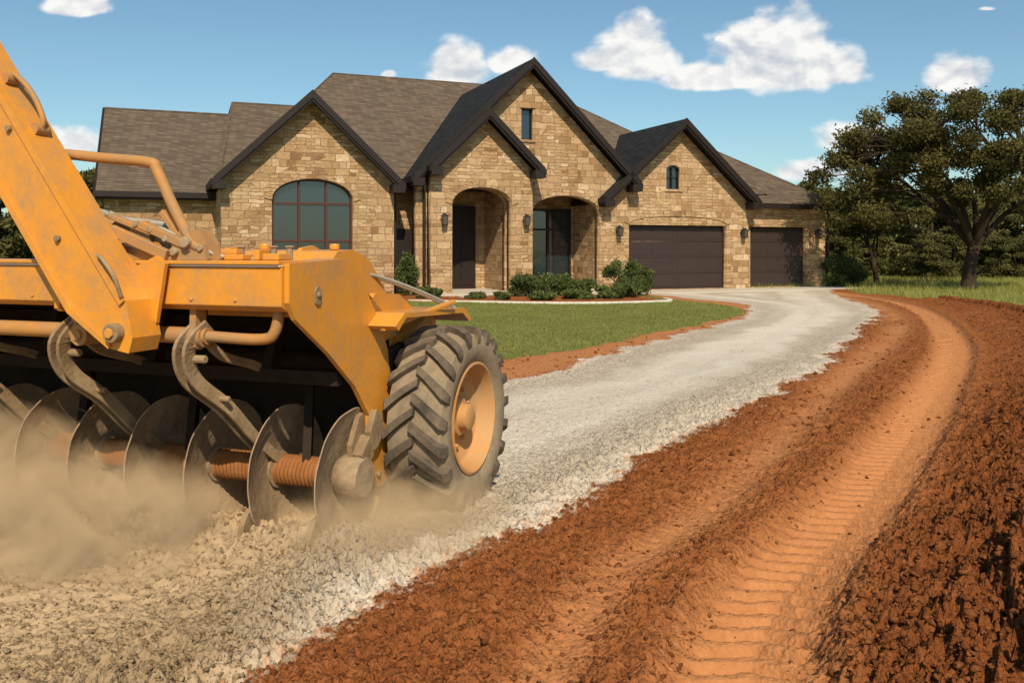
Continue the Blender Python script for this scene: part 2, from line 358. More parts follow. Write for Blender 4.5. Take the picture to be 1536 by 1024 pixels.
def put(x,y,s,first=[0,0,0,0]):
    k=rw.randrange(4); a=rw.random()*6.28
    for o in var[k]:
        if first[k]<2: q=o; first[k]+=1
        else: q=o.copy(); link(q,woods)
        q.location=(x,y,0); q.rotation_euler=(0,0,a); q.scale=(s*1.1,s,s)
for r,(y0,h0) in enumerate([(52,.62),(60,.78),(72,.95)]):
    x=14.5+r*2.5
    while x<95: put(x,y0+rw.uniform(-3,3)+max(0,(x-30))*.1,h0*rw.uniform(.75,1.2)); x+=rw.uniform(2.2,4.2)
    x=-17-r*5
    while x>-100: put(x,y0-4+rw.uniform(-3,3),h0*rw.uniform(1.15,1.5)); x-=rw.uniform(2.8,4.8)
for x in np.arange(-20,20,4.5): put(x+rw.uniform(-1,1),76+rw.uniform(-3,3),.75)
for x in np.arange(15.5,40,1.25): put(x+rw.uniform(-.5,.5),46+rw.uniform(-1.5,2.5)+(x-15)*.15,rw.uniform(.28,.42))
def shrub(loc,w,h,n=520,s=.045,mat=SHR):
    root=empty('shrub',loc);rnd=random.Random(int(loc[0]*97)); cl=[(rnd.uniform(-w,w)*.65,rnd.uniform(-w,w)*.4,h*rnd.uniform(.2,.8),w*rnd.uniform(.25,.42),w*.34,h*rnd.uniform(.16,.28)) for _ in range(12)]
    mb=MB()
    for c_ in cl: mb.tube([(0,0,-.05),(c_[0]*.4,c_[1]*.4,c_[2]*.5),c_[:3]],[.025,.018,.006],5)
    mb.obj('stems',[BARK],root); leaves('foliage',cl,n,s,mat,root,.2)
for (x,y,w,h) in [(-3.6,30.2,.55,1.6),(-2.75,28.5,.5,.45),(.55,29.6,.75,.95),(1.5,29.9,.8,.9),(2.35,30.4,.6,.7),(3.85,30.5,.75,1.3),(4.45,30.9,.65,1.0),(4.1,29.8,.6,.75),(1.0,27.6,.5,.32),(2.1,27.9,.6,.40),(3.2,28.2,.6,.5),(3.9,28.8,.5,.55),(-1.2,28.2,.4,.3),(-.3,27.6,.4,.3),(14.2,38.2,.8,1.4),(15.3,39,.9,1.2)]:
    shrub((x,y,0),w,h)
def blades(name,P,h,w,mat,bend=.5):
    n=len(P);a=rng.random(n)*6.28;d=np.stack([np.cos(a),np.sin(a),0*a],-1);b2=rng.normal(size=(n,3))*bend;b2[:,2]=1
    hh=(h*(.5+rng.random(n)))[:,None]; q=np.stack([P-d*w,P+d*w,P+b2*hh],1); t=np.repeat(np.clip(rng.random(n)*.6+.5*fbm(P[:,0],P[:,1],.9,3,2),0,1),3)
    return npmesh(name,q.reshape(-1,3),np.arange(n*3).reshape(-1,3),[mat],False,np.stack([t]*4,-1))
GM=leafmat('grass_blades',(.14,.17,.035),(.36,.35,.11),.4); GM2=leafmat('meadow_blades',(.16,.18,.03),(.48,.44,.13),.4)
n=190000; x=rng.uniform(-9,6.4,n).astype(np.float32); y=(12*np.exp(rng.random(n)*math.log(33/12))).astype(np.float32)
z,_,g,_,_,_=height(x,y,True); kk=(rng.random(n)<g*1.0-.15); P=np.stack([x,y,z],-1)[kk]
blades('lawn_grass',P,.038,.007,GM,.9)
n=60000; x=rng.uniform(10,34,n).astype(np.float32); y=rng.uniform(15,48,n).astype(np.float32)
z,_,g,_,_,_=height(x,y,True); kk=(rng.random(n)<g-.1)&~((x>13.4)&(x<15)&(y>36)); P=np.stack([x,y,z],-1)[kk]
blades('meadow_grass',P,.20,.012,GM2,.4)
EDG=simple('edging_stone',(.62,.58,.50),.85,.2,.2,8,.3)
mb=MB(); ed=smooth([(-7,28.0),(-4,27.6),(-1.0,26.9),(1,26.4),(3,26.5),(4.9,27.4),(5.05,28.6)],9)
for a,bq in zip(ed[:-1],ed[1:]):
    a=Vector((*a,.0));q=Vector((*bq,.0)); mb.beam(a.lerp(q,.01),a.lerp(q,.99),.14,.13,0)
mb.obj('planting_bed_edging',[EDG],None,bevel=.012)
# ------------------------------------------------------------ HOUSE
H=empty('stone_house',(0,32.3,0),22)
m,nt,b=newmat('limestone_ashlar',.9,.15)
tc=nt.node('ShaderNodeTexCoord').outputs['Object']; sp=nt.node('ShaderNodeSeparateXYZ',{'Vector':tc})
uu=nt.math('ADD',sp.outputs[0],sp.outputs[1]); cv=nt.node('ShaderNodeCombineXYZ',{'X':uu,'Y':sp.outputs[2]}).outputs[0]
nd=nt.node('ShaderNodeTexNoise',{'Vector':tc,'Scale':3.2,'Detail':4.0}); off=nt.node('ShaderNodeVectorMath',operation='MULTIPLY_ADD'); nt.l.new(nd.outputs['Color'],off.inputs[0]); off.inputs[1].default_value=(.13,.13,0); nt.l.new(cv,off.inputs[2])
def brick(w,h_,sq,fr,o=.43):
    br=nt.node('ShaderNodeTexBrick',{'Vector':off.outputs[0],'Color1':(0,0,0,1),'Color2':(1,1,1,1),'Mortar':(.5,.5,.5,1),'Scale':1.0,'Mortar Size':.010,'Mortar Smooth':.9,'Bias':0.0,'Brick Width':w,'Row Height':h_})
    br.squash=sq; br.squash_frequency=fr; br.offset=o; return br
b1=brick(.50,.25,.5,3);b2=brick(.30,.125,1.7,2,.37)
vs0=nt.node('ShaderNodeTexVoronoi',{'Vector':cv,'Scale':1.3})
sel=nt.ramp(nt.node('ShaderNodeSeparateColor',{'Color':vs0.outputs['Color']}).outputs[0],[(.55,g3(0)),(.555,g3(1))])
col0=nt.mix(sel,b1.outputs['Color'],b2.outputs['Color']); fac=nt.mix(sel,b1.outputs['Fac'],b2.outputs['Fac'])
col=nt.ramp(col0,[(0,(.22,.120,.055)),(.15,(.40,.245,.125)),(.35,(.53,.35,.19)),(.5,(.36,.215,.105)),(.68,(.62,.43,.25)),(.85,(.44,.28,.145)),(1,(.72,.54,.35))])
nz=nt.noise(tc,5,6,.75); col=nt.mix(nt.ramp(nz,[(.38,g3(0)),(.78,g3(.65))]),col,(.31,.175,.08)); nz2=nt.noise(tc,.7,3,.5); col=nt.mix(nt.ramp(nz2,[(.45,g3(0)),(.7,g3(.35))]),col,(.58,.42,.255))
col=nt.mix(nt.math('MULTIPLY',fac,.5),col,(.32,.21,.12)); nt.l.new(col,b.inputs['Base Color'])
hh=nt.math('SUBTRACT',nt.math('ADD',nt.math('MULTIPLY',nt.noise(tc,7,6,.75),1.5),nt.math('MULTIPLY',col0,.35)),nt.math('MULTIPLY',fac,.6))
bp=nt.node('ShaderNodeBump',{'Height':hh,'Distance':.05,'Strength':1.0}); nt.l.new(bp.outputs[0],b.inputs['Normal']); STONE=m
def shingle(name,a,bb,row=.15):
    m,nt,b=newmat(name,.92,.12); tc=nt.node('ShaderNodeTexCoord').outputs['Object']; sp=nt.node('ShaderNodeSeparateXYZ',{'Vector':tc})
    v=nt.node('ShaderNodeCombineXYZ',{'X':nt.math('ADD',sp.outputs[0],sp.outputs[1]),'Y':sp.outputs[2]}).outputs[0]
    br=nt.node('ShaderNodeTexBrick',{'Vector':v,'Color1':(0,0,0,1),'Color2':(1,1,1,1),'Mortar':(0,0,0,1),'Scale':1.0,'Mortar Size':.008,'Mortar Smooth':.2,'Brick Width':.3,'Row Height':row*.6})
    c=nt.mix(br.outputs['Color'],a,bb); c=nt.mix(nt.math('MULTIPLY',nt.noise(tc,1.2,5,.7),.6),c,tuple(x*.6 for x in a)); c=nt.mix(nt.math('MULTIPLY',br.outputs['Fac'],.5),c,tuple(x*.4 for x in a)); nt.l.new(c,b.inputs['Base Color'])
    bp=nt.node('ShaderNodeBump',{'Height':nt.math('ADD',nt.math('MULTIPLY',br.outputs['Fac'],-1),nt.noise(tc,60,2,.6)),'Distance':.01,'Strength':.6}); nt.l.new(bp.outputs[0],b.inputs['Normal']); return m
SHB=shingle('shingles_brown',(.110,.082,.058),(.20,.152,.108)); SHD=shingle('shingles_dark',(.018,.019,.021),(.042,.043,.046))  # gable roofs take the darker shingle tone
TRIM=simple('dark_trim',(.018,.011,.009),.55,.3,.3,5); GAR=simple('garage_door_paint',(.036,.021,.018),.5,.4,.15,3)
FRM=simple('window_frame',(.075,.022,.014),.5,.4,.2,6)
m,nt,b=newmat('window_glass',.06,.8); b.inputs['Base Color'].default_value=(.012,.022,.028,1); b.inputs['Coat Weight'].default_value=.5; GLASS=m
nzz=nt.noise(nt.node('ShaderNodeTexCoord').outputs['Object'],1.2,2,.5); bp=nt.node('ShaderNodeBump',{'Height':nzz,'Distance':.02,'Strength':.25}); nt.l.new(bp.outputs[0],b.inputs['Normal'])
CONC=simple('concrete_slab',(.50,.44,.36),.9,.2,.15,3,.2)
LMP=simple('lantern_metal',(.015,.013,.012),.5,.5)
m,nt,b=newmat('lantern_glass',.2,.5); b.inputs['Base Color'].default_value=(.07,.06,.045,1); LG=m
def arch(u0,u1,z0,zs,zt,n=14):
    w=(u1-u0)/2;c=(u0+u1)/2;r=zt-zs
    return [(u0,z0),(u1,z0)]+[(c+w*math.cos(math.pi*i/n),zs+r*math.sin(math.pi*i/n)**.9) for i in range(n+1)]
def wall(name,outer,holes,v0,th,mat=STONE,sub=None):
    cu=bpy.data.curves.new(name,'CURVE'); cu.dimensions='2D'; cu.fill_mode='BOTH'; cu.extrude=th/2
    for pl in [outer]+holes:
        s=cu.splines.new('POLY'); s.points.add(len(pl)-1); s.use_cyclic_u=True
        for p,(a,c_) in zip(s.points,pl): p.co=(a,c_,0,1)
    o=bpy.data.objects.new('tmp',cu); link(o); dg=bpy.context.evaluated_depsgraph_get(); dg.update()
    me=bpy.data.meshes.new_from_object(o.evaluated_get(dg)); bpy.data.objects.remove(o)
    co=np.empty(len(me.vertices)*3,np.float32); me.vertices.foreach_get('co',co); co=co.reshape(-1,3)
    co=np.stack([co[:,0],v0+th/2-co[:,2],co[:,1]],-1); me.vertices.foreach_set('co',co.ravel())
    bm=bmesh.new();bm.from_mesh(me);bmesh.ops.remove_doubles(bm,verts=bm.verts,dist=1e-4);bmesh.ops.recalc_face_normals(bm,faces=bm.faces);bm.to_mesh(me);bm.free()
    me.materials.clear(); me.materials.append(mat); me.name=name; return link(bpy.data.objects.new(name,me),H)
A1=arch(-2.5,-.215,.05,3.25,3.9); A2=arch(.784,3.69,.05,3.0,3.7); W1=arch(-8.68,-5.94,.6,3.3,4.06)
wall('wall_window_gable',[(-10.3,-.1),(-4.5,-.1),(-4.5,3.95),(-7.42,6.75),(-10.3,3.98)],[W1],0,.35)
W2=[(.38,5.76),(.86,5.76),(.86,6.94),(.38,6.94)]
wall('wall_main_gable',[(-3.7,-.1),(4.75,-.1),(4.75,4.43),(.65,8.45),(-3.7,4.19)],[A1,A2,W2],0,.45)
wall('wall_entry_gable',[(-3.3,-.1),(.62,-.1),(.62,4.58),(-1.27,6.4),(-3.3,4.45)],[A1],-.5,.497)
W3=arch(6.7,7.36,4.07,4.85,5.04)
wall('wall_garage_gable',[(4.753,-.1),(10.7,-.1),(10.7,3.58),(7.27,6.6),(4.753,4.38)],[[(4.98,.05),(9.59,.05),(9.59,2.62),(4.98,2.62)],W3],.02,.35)
wall('wall_garage_wing',[(10.703,-.1),(15.0,-.1),(15.0,3.5),(10.703,3.5)],[[(11.0,.05),(13.95,.05),(13.95,2.6),(11.0,2.6)]],.3,.35)
mb=MB()
for a,bb in [((-10.3,.352,-.1),(-9.95,3.19,3.7)),((-13.95,3.2,-.1),(-10.303,3.5,3.7)),((-13.95,3.503,-.1),(-13.65,12.89,3.9)),((-13.95,12.9,-.1),(15,13.2,3.6)),((14.65,.652,-.1),(15,12.8,3.5)),
    ((-4.85,.352,-.1),(-4.5,1.5,4.0)),((-4.497,1.2,-.1),(-3.303,1.5,4.2)),((-3.3,.455,-.1),(-2.95,2.4,4.2)),((-2.947,.452,-.1),(-2.5,2.4,4.1)),((-.215,.452,-.1),(.784,2.4,4.1)),((3.69,.452,-.1),(4.3,2.4,4.1)),((-3.3,2.403,-.1),(4.9,2.7,4.3))]:
    mb.box(a,bb)
mb.prism([(3.3,3.9),(8.0,7.0),(12.7,3.9)],-13.95,-13.7,'x')
mb.obj('wall_returns',[STONE],H)
def ring(u0,u1,zs,zt,v,wd,dp,name):
    n=15;w=(u1-u0)/2;c=(u0+u1)/2;r=zt-zs;mb=MB()
    for i in range(n):
        t0=math.pi*(i+.02)/n;t1=math.pi*(i+.98)/n; k=1+ (0.04 if i%2 else 0)
        P=[]
        for t,e in ((t0,.003),(t1,.003),(t1,wd*k),(t0,wd*k)): P.append((c+(w+e)*math.cos(t),zs+r*math.sin(t)**.9+e*max(.35,math.sin(t))))
        mb.prism(P,v-dp,v-.003,'y')
    return mb.obj(name,[STONE],H,bevel=.012)
ring(-2.5,-.215,3.25,3.9,-.5,.26,.04,'arch_voussoirs'); ring(.784,3.69,3.0,3.7,0,.28,.04,'arch_voussoirs'); ring(-8.68,-5.94,3.3,4.06,0,.26,.04,'arch_voussoirs')
ring(4.98,9.59,2.64,2.98,.02,.22,.04,'garage_lintel')
mb=MB(); mb.box((-8.8,-.1,.5),(-5.8,.1,.6)); mb.box((.3,-.06,5.66),(.94,.1,5.757)); mb.box((6.62,-.04,3.97),(7.44,.1,4.067)); mb.box((.3,-.05,6.943),(.94,.1,7.10)); mb.box((10.9,.25,2.603),(14.05,.35,2.85))
mb.obj('sills_and_lintels',[STONE],H,bevel=.01)
mb=MB(); mb.box((-3.6,-1.6,-.1),(4.4,2.39,.10)); mb.box((-3.0,-2.3,-.1),(4.2,-1.603,.05)); mb.box((-3.0,.5,4.103),(4.3,2.39,4.2)); mb.obj('porch_slab',[CONC],H,bevel=.01)
mb=MB(); mb.box((4.4,-1.8,-.05),(15.2,.25,.022)); mb.obj('garage_apron',[CONC],H)
mb=MB()
mb.box((-8.66,.22,.6),(-5.96,.25,4.1),1)
for x in (-8.64,-7.77,-6.85,-5.98): mb.box((x-.035,.14,.6),(x+.035,.217,3.36 if abs(x+7.31)>1 else 4.0),0)
for z in (.64,1.95,3.22): mb.box((-8.6,.15,z-.035),(-6.02,.215,z+.035),0)
w=(2.74)/2;c=-7.31
pp=[(c+(w-.03)*math.cos(math.pi*i/16),.18,3.3+.73*math.sin(math.pi*i/16)**.9) for i in range(17)]
for a,q in zip(pp[:-1],pp[1:]): mb.beam(a,q,.08,.07,0)
mb.obj('arched_window',[FRM,GLASS],H,bevel=.004)
mb=MB()
mb.box((.38,.2,5.76),(.86,.24,6.94),1)
for a,bb in [((.38,.12,5.76),(.43,.197,6.94)),((.81,.12,5.76),(.86,.197,6.94)),((.432,.12,5.76),(.808,.197,5.81)),((.432,.12,6.89),(.808,.197,6.94))]: mb.box(a,bb,0)
mb.box((6.7,.22,4.07),(7.36,.26,5.05),1)
for x in (6.72,7.03,7.34): mb.box((x-.02,.14,4.07),(x+.02,.217,4.97),0)
for z in (4.09,4.55): mb.box((6.74,.15,z-.015),(7.32,.213,z+.015),0)
mb.obj('gable_windows',[TRIM,GLASS],H)
mb=MB()
mb.box((-1.85,2.3,.1),(-.62,2.4,3.35),0)
for z0,z1 in ((.25,1.2),(1.3,2.3),(2.4,3.15)):
    for x0,x1 in ((-1.72,-1.28),(-1.20,-.75)): mb.box((x0,2.27,z0),(x1,2.297,z1),0)
mb.tube([(-1.24,2.2,1.05),(-1.24,2.2,1.5)],.015,6,0)
mb.box((1.55,2.36,.1),(3.5,2.4,3.25),1)
for x in (1.55,2.52,3.5): mb.box((x-.05,2.28,.1),(x+.05,2.357,3.3),0)
for z in (.15,2.45,3.25): mb.box((1.602,2.29,z-.04),(3.448,2.355,z+.04),0)
mb.obj('entry_doors',[TRIM,GLASS],H,bevel=.005)
mb=MB()
for (u0,u1,zt,v) in ((4.98,9.59,2.62,.28),(11.0,13.95,2.6,.52)):
    n=4;hh=(zt-.02)/n
    for k in range(n):
        mb.box((u0,v,.02+k*hh),(u1,v+.06,.02+(k+1)*hh-.012),0)
        nn=int(round((u1-u0)/1.1));ww=(u1-u0)/nn
        for i_ in range(nn): mb.box((u0+i_*ww+.09,v-.012,.02+k*hh+.1),(u0+(i_+1)*ww-.09,v-.001,.02+(k+1)*hh-.11),0)
    mb.box((u0-.01,v-.06,zt-.08),(u1+.01,v-.02,zt),1)
mb.obj('garage_doors',[GAR,TRIM],H,bevel=.006)
mb=MB()
for (u,v,z) in ((-2.85,-.5,2.75),(.30,-.5,2.75),(4.45,0,2.4),(10.35,.02,2.35),(14.5,.3,2.35)):
    mb.box((u-.05,v-.03,z-.12),(u+.05,v-.002,z+.12),0); mb.tube([(u,v-.02,z+.1),(u,v-.12,z+.2),(u,v-.2,z+.15)],.012,6,0)
    mb.prism([(u-.07,z-.22),(u+.07,z-.22),(u+.1,z+.08),(u-.1,z+.08)],v-.3,v-.12,'y',1)
    mb.box((u-.12,v-.32,z+.081),(u+.12,v-.1,z+.11),0); mb.box((u-.06,v-.26,z+.111),(u+.06,v-.16,z+.17),0); mb.box((u-.08,v-.28,z-.25),(u+.08,v-.14,z-.221),0)
    for s_ in (-1,1): mb.beam((u+.07*s_,v-.303,z-.22),(u+.1*s_,v-.303,z+.08),.025,.02,0)
mb.obj('wall_lanterns',[LMP,LG],H)
def gable(name,ua,za,half,sl,v0,v1,ret=True,both=True):
    mb=MB();t=.13
    for s_ in (-1,1):
        P=[(ua,za),(ua+s_*half,za-sl*half),(ua+s_*half,za-sl*half-t),(ua,za-t)]
        mb.prism(P,v0,v1,'y',0)
        e=half+.03
        mb.prism([(ua,za+.03),(ua+s_*e,za-sl*e+.03),(ua+s_*e,za-sl*e-.25),(ua,za-.25)],v0-.05,v0-.002,'y',1)
        mb.prism([(ua,za-.14),(ua+s_*(e-.1),za-sl*(e-.1)-.14),(ua+s_*(e-.1),za-sl*(e-.1)-.35),(ua,za-.35)],v0+.002,v0+.05,'y',1)
        mb.prism([(ua,za-t-.003),(ua+s_*(half-.02),za-sl*(half-.02)-t-.003),(ua+s_*(half-.02),za-sl*(half-.02)-t-.05),(ua,za-t-.05)],v0+.052,v0+.45,'y',1)
        x1=ua+s_*(e+.02);zz_=za-sl*e
        mb.box((x1,v0-.045,zz_-.34),(x1-s_*.42,v0+.5,zz_-.06) if ret else (x1,v0,zz_),1)
        mb.box((ua+s_*(half+.004),v0,zz_-.22),(ua+s_*(half+.10),v1,zz_-.01),1)
    return mb.obj(name,[SHD,TRIM],H)
gable('roof_window_gable',-7.42,6.97,3.12,.955,-.55,5.2)
gable('roof_main_gable',.65,8.72,4.55,.98,-.55,8.2)
gable('roof_entry_gable',-1.27,6.66,2.12,.96,-1.05,-.003)
gable('roof_garage_gable',7.27,6.85,3.6,.885,-.55,5.2)
def hip(name,u0,u1,v0,v1,ze,r0,r1,rv,zr,mat=SHB):
    mb=MB(); vs=[(u0,v0,ze),(u1,v0,ze),(u1,v1,ze),(u0,v1,ze),(r0,rv,zr),(r1,rv,zr)]
    mb.add(vs,[(0,1,5,4),(1,2,5),(2,3,4,5),(3,0,4)],0); mb.add([(v[0],v[1],v[2]-.02) for v in vs[:4]],[(3,2,1,0)],1)
    for a,q in ((0,1),(1,2),(2,3),(3,0)):
        A=Vector(vs[a]);B=Vector(vs[q]); mb.beam(A+Vector((0,0,-.12)),B+Vector((0,0,-.12)),.08,.2,1)
    for a,q in ((0,4),(1,5),(2,5),(3,4),(4,5)): mb.tube([vs[a],vs[q]],.045,6,0)
    return mb.obj(name,[mat,TRIM],H)
hip('roof_main_hip',-10.3,12,.5,17.5,4.0,-5,5,9,9.5)
hip('roof_garage_hip',10.75,15.45,-.12,10.4,3.58,10.9,11.3,5,6.75)
hip('roof_bedroom_hip',-10.25,-2,2.6,13.8,3.8,-9.35,-5,8.2,7.8)
mb=MB()
mb.add([(-14.2,2.75,3.66),(-9,2.75,3.66),(-9,8,7.24),(-14.2,8,7.24),(-14.2,13.2,3.66),(-9,13.2,3.66)],[(0,1,2,3),(3,2,5,4)],0)
mb.prism([(2.70,3.64),(8,7.27),(13.25,3.64),(13.25,3.30),(8,6.85),(2.70,3.30)],-14.28,-14.203,'x',1)
mb.box((-14.2,2.66,3.46),(-9.9,2.747,3.655),1); mb.box((-14.2,2.75,3.40),(-10.3,3.2,3.45),1); mb.box((-14.2,2.76,3.40),(-13.95,13,3.6),1)
mb.tube([(-14.2,8,7.25),(-9,8,7.25)],.045,6,0)
mb.obj('roof_left_wing',[SHB,TRIM],H)
mb=MB()
for (u,v) in ((-3.42,-.1),(-4.36,.45)): mb.box((u-.05,v-.05,0),(u+.05,v+.05,4.0))
mb.box((15.06,.2,0),(15.14,.28,3.4)); mb.box((-4.4,1.1,0.1),(-3.35,1.19,2.4)) ; mb.obj('downspouts_and_recess_panel',[TRIM],H)  # last box is a dark panel across the recess wall
# ------------------------------------------------------------ MACHINE
M=empty('disc_harrow',(-1.0,5.1,0),-20)
PAINT=simple('yellow_paint',(.68,.275,.028),.32,.5,.12,4,.04,0,(.38,.22,.09),.34,.7)
PAINTD=simple('yellow_paint_dusty',(.50,.215,.040),.55,.3,.2,5,.1,0,(.30,.20,.11),.48)
STEEL=simple('dusty_disc_steel',(.17,.115,.07),.7,.25,.4,4,.9,0,(.42,.30,.18),.54)
HANG=simple('hanger_steel',(.19,.115,.055),.65,.3,.4,6,.6,0,(.36,.26,.15),.46)
RUST=simple('rusty_spool',(.30,.12,.038),.8,.2,.4,14,.5)
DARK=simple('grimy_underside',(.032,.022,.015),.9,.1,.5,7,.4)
RUB=simple('tyre_rubber',(.040,.035,.031),.85,.2,.4,9,.3,0,(.20,.15,.10),.52)
RUBS=simple('tyre_sidewall_dusty',(.13,.10,.07),.9,.15,.3,7,.3,0,(.33,.25,.16),.58)
RIM=simple('rim_paint',(.55,.25,.065),.6,.3,.2,6,.2,0,(.42,.29,.16),.44)
HOSE=simple('hose_grey',(.34,.33,.27),.5,.3,.25,9,.3)
CHR=simple('white_trim_strip',(.72,.70,.64),.4,.5,.1,9)
SP=[(-.70,1.62),(-.70,1.42),(-.643,1.33),(-.326,1.12),(-.042,.896),(.12,.70),(.15,.385),(.236,.243),(.44,.28),(.544,.345),(.544,.72),(.47,.88),(.32,1.12),(.19,1.32),(.073,1.47),(-.06,1.60),(-.152,1.64)]
mb=MB(); mb.prism(SP,.085,.115,'x',0)
for a,q in zip(SP[9:],SP[10:]+[SP[0]]): mb.prism([a,q,(q[0]-.015,q[1]-.018),(a[0]-.015,a[1]-.018)],-.06,.084,'x',0)
mb.obj('side_plate',[PAINT],M,bevel=.006)
mb=MB()
mb.prism([(-.72,1.60),(-.72,1.40),(-.66,1.37),(-.46,1.37),(-.46,1.60)],-4.6,.082,'x',0)
mb.box((-4.6,-.455,1.53),(.08,.0,1.585),0)
mb.box((-4.6,-.735,1.603),(.08,-.50,1.613),1)
mb.box((-4.6,-.745,1.614),(.08,-.5,1.635),0)
mb.prism([(-.457,1.53),(-.457,1.30),(.05,1.18),(.35,1.18),(.35,1.25),(.05,1.5)],-4.6,-4.5,'x',0)
for p in (-1.4,-2.3,-3.2): mb.prism([(-.735,1.62),(-.735,1.36),(-.70,1.34),(-.70,1.62)],p-.02,p+.02,'x',0)
for p in np.arange(-4.4,0,.28): mb.tube([(p,-.728,1.43),(p,-.719,1.43)],.012,6,0)
mb.obj('main_beam',[PAINT,CHR],M,bevel=.008)
mb=MB()
mb.prism([(-.20,1.587),(-.08,1.68),(.10,1.69),(.30,1.62),(.50,1.42),(.55,1.3),(-.20,1.3)],-.80,.02,'x',0)
mb.prism([(-.1,1.60),(.0,1.70),(.12,1.715),(.30,1.65),(.48,1.46),(.5,1.4)],-.83,-.80,'x',0); mb.prism([(-.1,1.60),(.0,1.70),(.12,1.715),(.30,1.65),(.48,1.46),(.5,1.4)],-.30,-.27,'x',0)
mb.box((-1.7,-.35,1.587),(-.9,.1,1.64),0)
for p,w_,h_,q_ in ((-.05,.10,.035,-.58),(-.17,.04,.055,-.54),(-.30,.12,.03,-.56),(-.42,.03,.05,-.53),(-.9,.10,.05,-.58),(-1.1,.06,.08,-.55),(-1.3,.16,.04,-.57)): mb.box((p-w_/2,q_-.05,1.636),(p+w_/2,q_+.06,1.636+h_),0)
for p in (-.02,-.12,-.33): mb.tube([(p,-.50,1.636),(p,-.50,1.70)],.018,10,1); mb.tube([(p,-.50,1.70),(p,-.50,1.712)],.027,6,1)
for p in (-.6,-.1): mb.tube([(p,.08,1.69),(p,.08,1.725)],.03,12,0)
mb.beam((-.95,-.6,1.68),(-.30,-.56,1.68),.05,.03,0); mb.beam((-1.3,-.5,1.70),(-.6,-.5,1.73),.05,.04,0)
mb.obj('hydraulic_covers',[PAINT,STEEL],M,bevel=.010)
mb=MB()
mb.beam((-.83,-.7,1.83),(-.48,-.7,1.70),.06,.045,0); mb.beam((-.72,-.66,1.90),(-.52,-.66,1.66),.05,.035,0)
for y_ in (-.72,-.62): mb.prism([(-.62,1.637),(-.38,1.637),(-.40,1.72),(-.45,1.79),(-.54,1.81),(-.60,1.76)],y_,y_+.03,'y',0)
mb.tube([(-.5,-.76,1.73),(-.5,-.56,1.73)],.03,12,1); mb.tube([(-.58,-.75,1.68),(-.58,-.57,1.68)],.022,12,1)
mb.beam((-1.0,-.74,1.80),(-.62,-.74,1.66),.035,.06,0); mb.beam((-1.05,-.70,1.88),(-.75,-.70,1.78),.05,.03,0)
mb.prism([(-.95,1.637),(-.75,1.637),(-.80,1.85),(-.90,1.85)],-.70,-.67,'y',0)
mb.tube([(-1.25,-.62,1.86),(-.9,-.64,1.78)],.035,12,0); mb.tube([(-.9,-.64,1.78),(-.55,-.66,1.70)],.018,10,1)
for (a,z) in ((-.75,1.80),(-.65,1.75),(-.85,1.83),(-.42,1.70)): mb.tube([(a,-.735,z),(a,-.69,z)],.02,6,1)
mb.obj('lift_linkage',[PAINTD,STEEL],M,bevel=.006)
mb=MB()
def arc(pts,n=6): return smooth(pts,n)
hr=arc([(-1.52,-.7,2.20),(-1.44,-.7,2.235),(-1.1,-.7,2.20),(-.78,-.7,2.165),(-.725,-.7,2.12),(-.62,-.7,1.93),(-.50,-.7,1.745),(-.44,-.7,1.70)])
mb.tube(hr,.030,10,0); mb.tube(arc([(-.76,-.66,2.15),(-.68,-.66,1.97),(-.61,-.66,1.80),(-.56,-.66,1.70)]),.024,8,0)
mb.tube([(-1.50,-.80,2.215),(-1.50,-.64,2.215)],.05,12,0)
# small latch lever standing off the boom's upper edge
mb.tube(arc([(-1.40,-.86,2.33),(-1.36,-.86,2.40),(-1.44,-.86,2.55),(-1.56,-.86,2.66),(-1.60,-.86,2.64)]),.016,8,0)
mb.tube([(-1.39,-.90,2.35),(-1.39,-.82,2.35)],.035,10,0); mb.tube([(-1.60,-.90,2.64),(-1.60,-.82,2.64)],.03,10,0)
mb.obj('hand_rail',[PAINTD,HANG],M,smooth=True,autos=50)
BO=[(-.68,1.16),(-.655,1.24),(-.70,1.43),(-1.66,2.69),(-2.9,4.32),(-3.3,4.3),(-1.72,2.20),(-1.08,1.36),(-.80,1.18)]
mb=MB(); mb.prism(BO,-.95,-.748,'y',0)
for k_ in (-.966,):
    mb.prism([(-.70,1.43),(-1.66,2.69),(-2.9,4.32),(-2.93,4.29),(-1.69,2.665),(-.73,1.405)],k_,k_+.014,'y',0)
    mb.prism([(-.80,1.18),(-1.08,1.36),(-1.72,2.20),(-3.3,4.3),(-3.27,4.33),(-1.69,2.225),(-1.055,1.385),(-.79,1.205)],k_,k_+.014,'y',0)
mb.tube([(-.755,-1.0,1.265),(-.755,-.70,1.265)],.05,20,1); mb.tube([(-.755,-1.015,1.265),(-.755,-.999,1.265)],.028,6,0)
mb.tube([(-1.50,-.972,2.35),(-1.50,-.95,2.35)],.02,6,1); mb.tube([(-1.15,-.972,1.75),(-1.15,-.95,1.75)],.02,6,1)
mb.prism([(-.66,1.30),(-.60,1.62),(-.66,1.66),(-.80,1.60),(-.86,1.66)],-.78,-.755,'y',0)
mb.tube(arc([(-.86,-.97,1.66),(-.80,-1.0,1.64),(-.73,-1.0,1.56),(-.71,-.97,1.45)]),.012,8,1)
mb.obj('lift_boom',[PAINT,HANG],M,bevel=.008)
mb=MB()
mb.tube([(-4.6,-.62,1.225),(-.45,-.62,1.225)],.045,16,0); mb.tube(arc([(-.45,-.62,1.225),(-.12,-.62,1.22),(-.03,-.62,1.26),(.0,-.62,1.38)]),.03,10,0)
for p in (-.52,-1.35,-2.2,-3.05,-3.9):
    mb.tube([(p-.05,-.62,1.225),(p+.05,-.62,1.225)],.060,14,1)
    mb.prism([(-.66,1.38),(-.58,1.38),(-.57,1.17),(-.62,1.15),(-.67,1.17)],p-.02,p+.02,'x',1)
